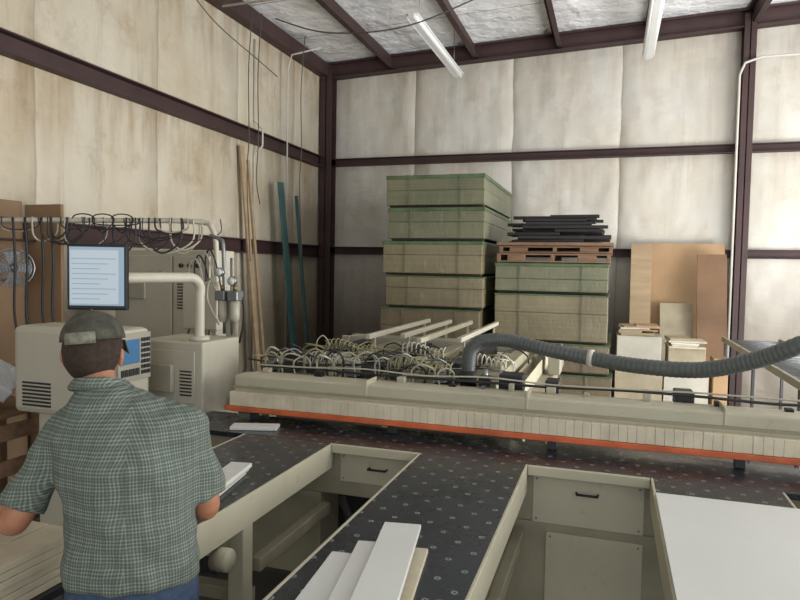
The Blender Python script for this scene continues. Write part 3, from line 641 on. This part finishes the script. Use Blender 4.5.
for s in (-1,1):
    limb(bm,[(s*.085,0,.88),(s*.095,.01,.5),(s*.10,-.01,.28),(s*.10,-.015,.09)],[.088,.056,.055,.036])
    limb(bm,[(s*.10,-.03,.05),(s*.105,.06,.04),(s*.11,.15,.03)],[.035,.036,.026],4)
bm_ball(bm,Hc+V((0,0,.025)),(.078,.098,.099),24); bm_ball(bm,Hc+V((0,.03,-.045)),(.062,.068,.066),20); bm_ball(bm,Hc+V((0,.06,-.092)),(.028,.026,.02),14)
limb(bm,[Hc+V((0,.09,.02)),Hc+V((0,.106,-.012)),Hc+V((0,.114,-.028))],[.009,.012,.015],3,10)
bm_ball(bm,Hc+V((0,.098,-.055)),(.024,.01,.006),12); bm_ball(bm,Hc+V((0,.096,-.065)),(.021,.01,.006),12)
for s in (-1,1):
    bm_ball(bm,Hc+V((s*.03,.089,.032)),(.022,.01,.008),12)
    bm_ball(bm,Hc+V((s*.082,-.005,-.012)),(.009,.019,.032),14); bm_ball(bm,Hc+V((s*.089,-.012,-.004)),(.006,.017,.024),12)
body=mk('body',bm,M['skin'],PT,smooth=True,origin=(0,0,0),label='continuous body with bare forearms and neck')
r=body.modifiers.new('r','REMESH'); r.mode='VOXEL'; r.voxel_size=.0055; r.use_smooth_shade=True
sm=body.modifiers.new('s','SMOOTH'); sm.factor=.5; sm.iterations=3
for s in (-1,1):
    e=ball('eye',Hc+V((s*.03,.086,.012)),(.0125,.0125,.011),M['eye'],PT); i=ball('iris',Hc+V((s*.03,.0965,.012)),(.006,.004,.006),M['iris'],PT); sub(i,e)
def remesh(name,bm,mt,vs=.009,it=4,disp=0,label=None):
    o=mk(name,bm,mt,PT,smooth=True,origin=(0,0,0),label=label)
    r=o.modifiers.new('r','REMESH'); r.mode='VOXEL'; r.voxel_size=vs; r.use_smooth_shade=True
    s=o.modifiers.new('s','SMOOTH'); s.factor=.6; s.iterations=it
    if disp:
        t=bpy.data.textures.new(name+'_folds','CLOUDS'); t.noise_scale=.10; t.noise_depth=1
        d=o.modifiers.new('d','DISPLACE'); d.texture=t; d.strength=disp; d.mid_level=.5; d.texture_coords='LOCAL'
    return o
bm=bmesh.new()
bm_loft(bm,[(0,-.005,.912,.198,.144),(0,-.005,.94,.200,.146),(0,-.005,1.0,.188,.136),(-.005,.005,1.08,.184,.134),(-.012,.012,1.18,.192,.140),(-.02,.026,1.26,.206,.142),(-.025,.042,1.32,.214,.134),(-.030,.054,1.36,.206,.122),(-.045,.064,1.40,.166,.104),(-.068,.074,1.438,.118,.088),(-.094,.090,1.466,.080,.076),(-.108,.104,1.482,.070,.070)],40)
for sh,el,s in ((Lsh,Lel,-1),(Rsh,Rel,1)):
    cf=sh.lerp(el,.88)
    limb(bm,[V((-.085,.074,1.405)),(V((-.085,.074,1.405))+sh)/2+V((0,-.005,.008)),sh],[.060,.062,.060],4)
    sleeve(bm,[sh,sh+V((s*.004,-.002,-.015)),sh.lerp(el,.5)+V((0,-.005,0)),cf],[.059,.060,.060,.066],5,20)
remesh('shirt',bm,M['shirt'],.008,13,.03)
bm=bmesh.new(); cx,cy,cz=-.116,.106,1.480
cpts=[]
for k in range(28):
    a=2*math.pi*k/28; cpts.append((cx+.068*math.cos(a),cy+.066*math.sin(a),cz-.018*math.sin(a)))
bm_tube(bm,cpts,.012,8,True)
cpts=[(p[0]+(p[0]-cx)*.16,p[1]+(p[1]-cy)*.16,p[2]-.016) for p in cpts]; bm_tube(bm,cpts,.012,8,True)
remesh('shirt_collar',bm,M['shirt'],.006,2)
bm=bmesh.new()
bm_loft(bm,[(0,0,.80,.180,.13),(0,0,.88,.188,.136),(0,0,.93,.178,.128),(0,0,1.0,.16,.115)],30)
for s in (-1,1): limb(bm,[(s*.088,0,.86),(s*.098,.01,.5),(s*.105,-.01,.28),(s*.105,-.015,.07)],[.105,.085,.075,.068],6,20)
remesh('jeans',bm,M['jeans'],.011,3,.012)
bm=bmesh.new(); n=32; bm_tube(bm,[(.164*math.cos(2*math.pi*k/n),.118*math.sin(2*math.pi*k/n),.965) for k in range(n)],.012,8,True); mk('belt',bm,M['shoe'],PT,smooth=True)
for s in (-1,1):
    bm=bmesh.new(); limb(bm,[(s*.105,-.05,.055),(s*.11,.05,.05),(s*.115,.15,.04),(s*.117,.19,.035)],[.045,.045,.042,.03],4,16); bm_box(bm,(s*.11-.043,-.09,0),(s*.11+.043,.21,.022))
    remesh('shoe',bm,M['shoe'],.008,3)
bm=bmesh.new(); cc=Hc+V((0,-.002,.044)); mxr=Matrix.Translation(cc)@Matrix.Rotation(-.10,4,'X')@Matrix.Rotation(-.08,4,'Y')
bmesh.ops.create_uvsphere(bm,u_segments=32,v_segments=20,radius=1,matrix=mxr@Matrix.Diagonal((.095,.114,.094,1)))
inv=mxr.inverted(); bmesh.ops.delete(bm,geom=[v for v in bm.verts if (inv@v.co).z<-.012],context='VERTS')
bm_ball(bm,mxr@V((0,0,.095)),(.008,.008,.005),10)
cap=mk('cap',bm,M['cap'],PT,smooth=True,label='dark camouflage baseball cap'); so=cap.modifiers.new('so','SOLIDIFY'); so.thickness=.004
bm=bmesh.new(); rows=[]
for j in range(5):
    row=[]
    for k in range(13):
        a=math.radians(22+136*k/12); rx=.095; ry=.112; t=j/4
        row.append(bm.verts.new(mxr@V((rx*math.cos(a)*(1+.02*t),ry*math.sin(a)+.075*t*math.sin(a)**.6,-.006-.02*t-.016*(math.cos(a)**2)*2*t))))
    rows.append(row)
for j in range(4):
    for k in range(12): bm.faces.new((rows[j][k],rows[j][k+1],rows[j+1][k+1],rows[j+1][k]))
b=mk('cap_brim',bm,M['cap'],PT,smooth=True); so=b.modifiers.new('so','SOLIDIFY'); so.thickness=.004; sub(b,cap)
bm=bmesh.new(); n=16; rows=[]
for z in (-.010,.008,.026):
    k_=math.sqrt(max(0,1-(z/.094)**2)) if z>0 else 1
    rows.append([bm.verts.new(mxr@V((.098*k_*math.cos(math.radians(232+58*k/n)),.1175*k_*math.sin(math.radians(232+58*k/n)),z))) for k in range(n+1)])
for q in range(2):
    for k in range(n): bm.faces.new((rows[q][k],rows[q][k+1],rows[q+1][k+1],rows[q+1][k]))
b=mk('cap_strap',bm,M['strap'],PT,smooth=True); so=b.modifiers.new('so','SOLIDIFY'); so.thickness=.002; sub(b,cap)
bm=bmesh.new(); bmesh.ops.create_uvsphere(bm,u_segments=40,v_segments=32,radius=1,matrix=Matrix.Translation(Hc+V((0,-.004,.012)))@Matrix.Diagonal((.0835,.1025,.102,1)))
bmesh.ops.delete(bm,geom=[v for v in bm.verts if v.co.y>Hc.y+.03 or v.co.z<Hc.z-.072 or (v.co.z<Hc.z-.01 and v.co.y>Hc.y-.025)],context='VERTS')
h=mk('hair',bm,M['hair'],PT,smooth=True); so=h.modifiers.new('so','SOLIDIFY'); so.thickness=.005; so.offset=1
# ---------------------------------------------------------------- light
w=bpy.data.worlds.new('world'); SC.world=w; w.use_nodes=True
bg=w.node_tree.nodes['Background']; bg.inputs[0].default_value=(.92,.96,1,1); bg.inputs[1].default_value=.72
def area(name,loc,target,sx,sy,e,c):
    l=bpy.data.lights.new(name,'AREA'); l.shape='RECTANGLE'; l.size=sx; l.size_y=sy; l.energy=e; l.color=c
    o=bpy.data.objects.new(name,l); COL.objects.link(o); o.location=loc; o.rotation_euler=(V(target)-V(loc)).to_track_quat('-Z','Y').to_euler()
area('door_daylight',(7.2,5.0,2.4),(-2,6.4,3.1),5,3.6,560,(.98,.99,1))
area('door_daylight',(1.5,-3.6,2.4),(-1.5,6,3.2),6,3.6,135,(.97,.98,1))
area('ceiling_fill',(3.0,5.5,.4),(-.8,7.2,5.2),3,3,390,(1,.99,.97))  # added up-facing fill lamp, brightens the ceiling
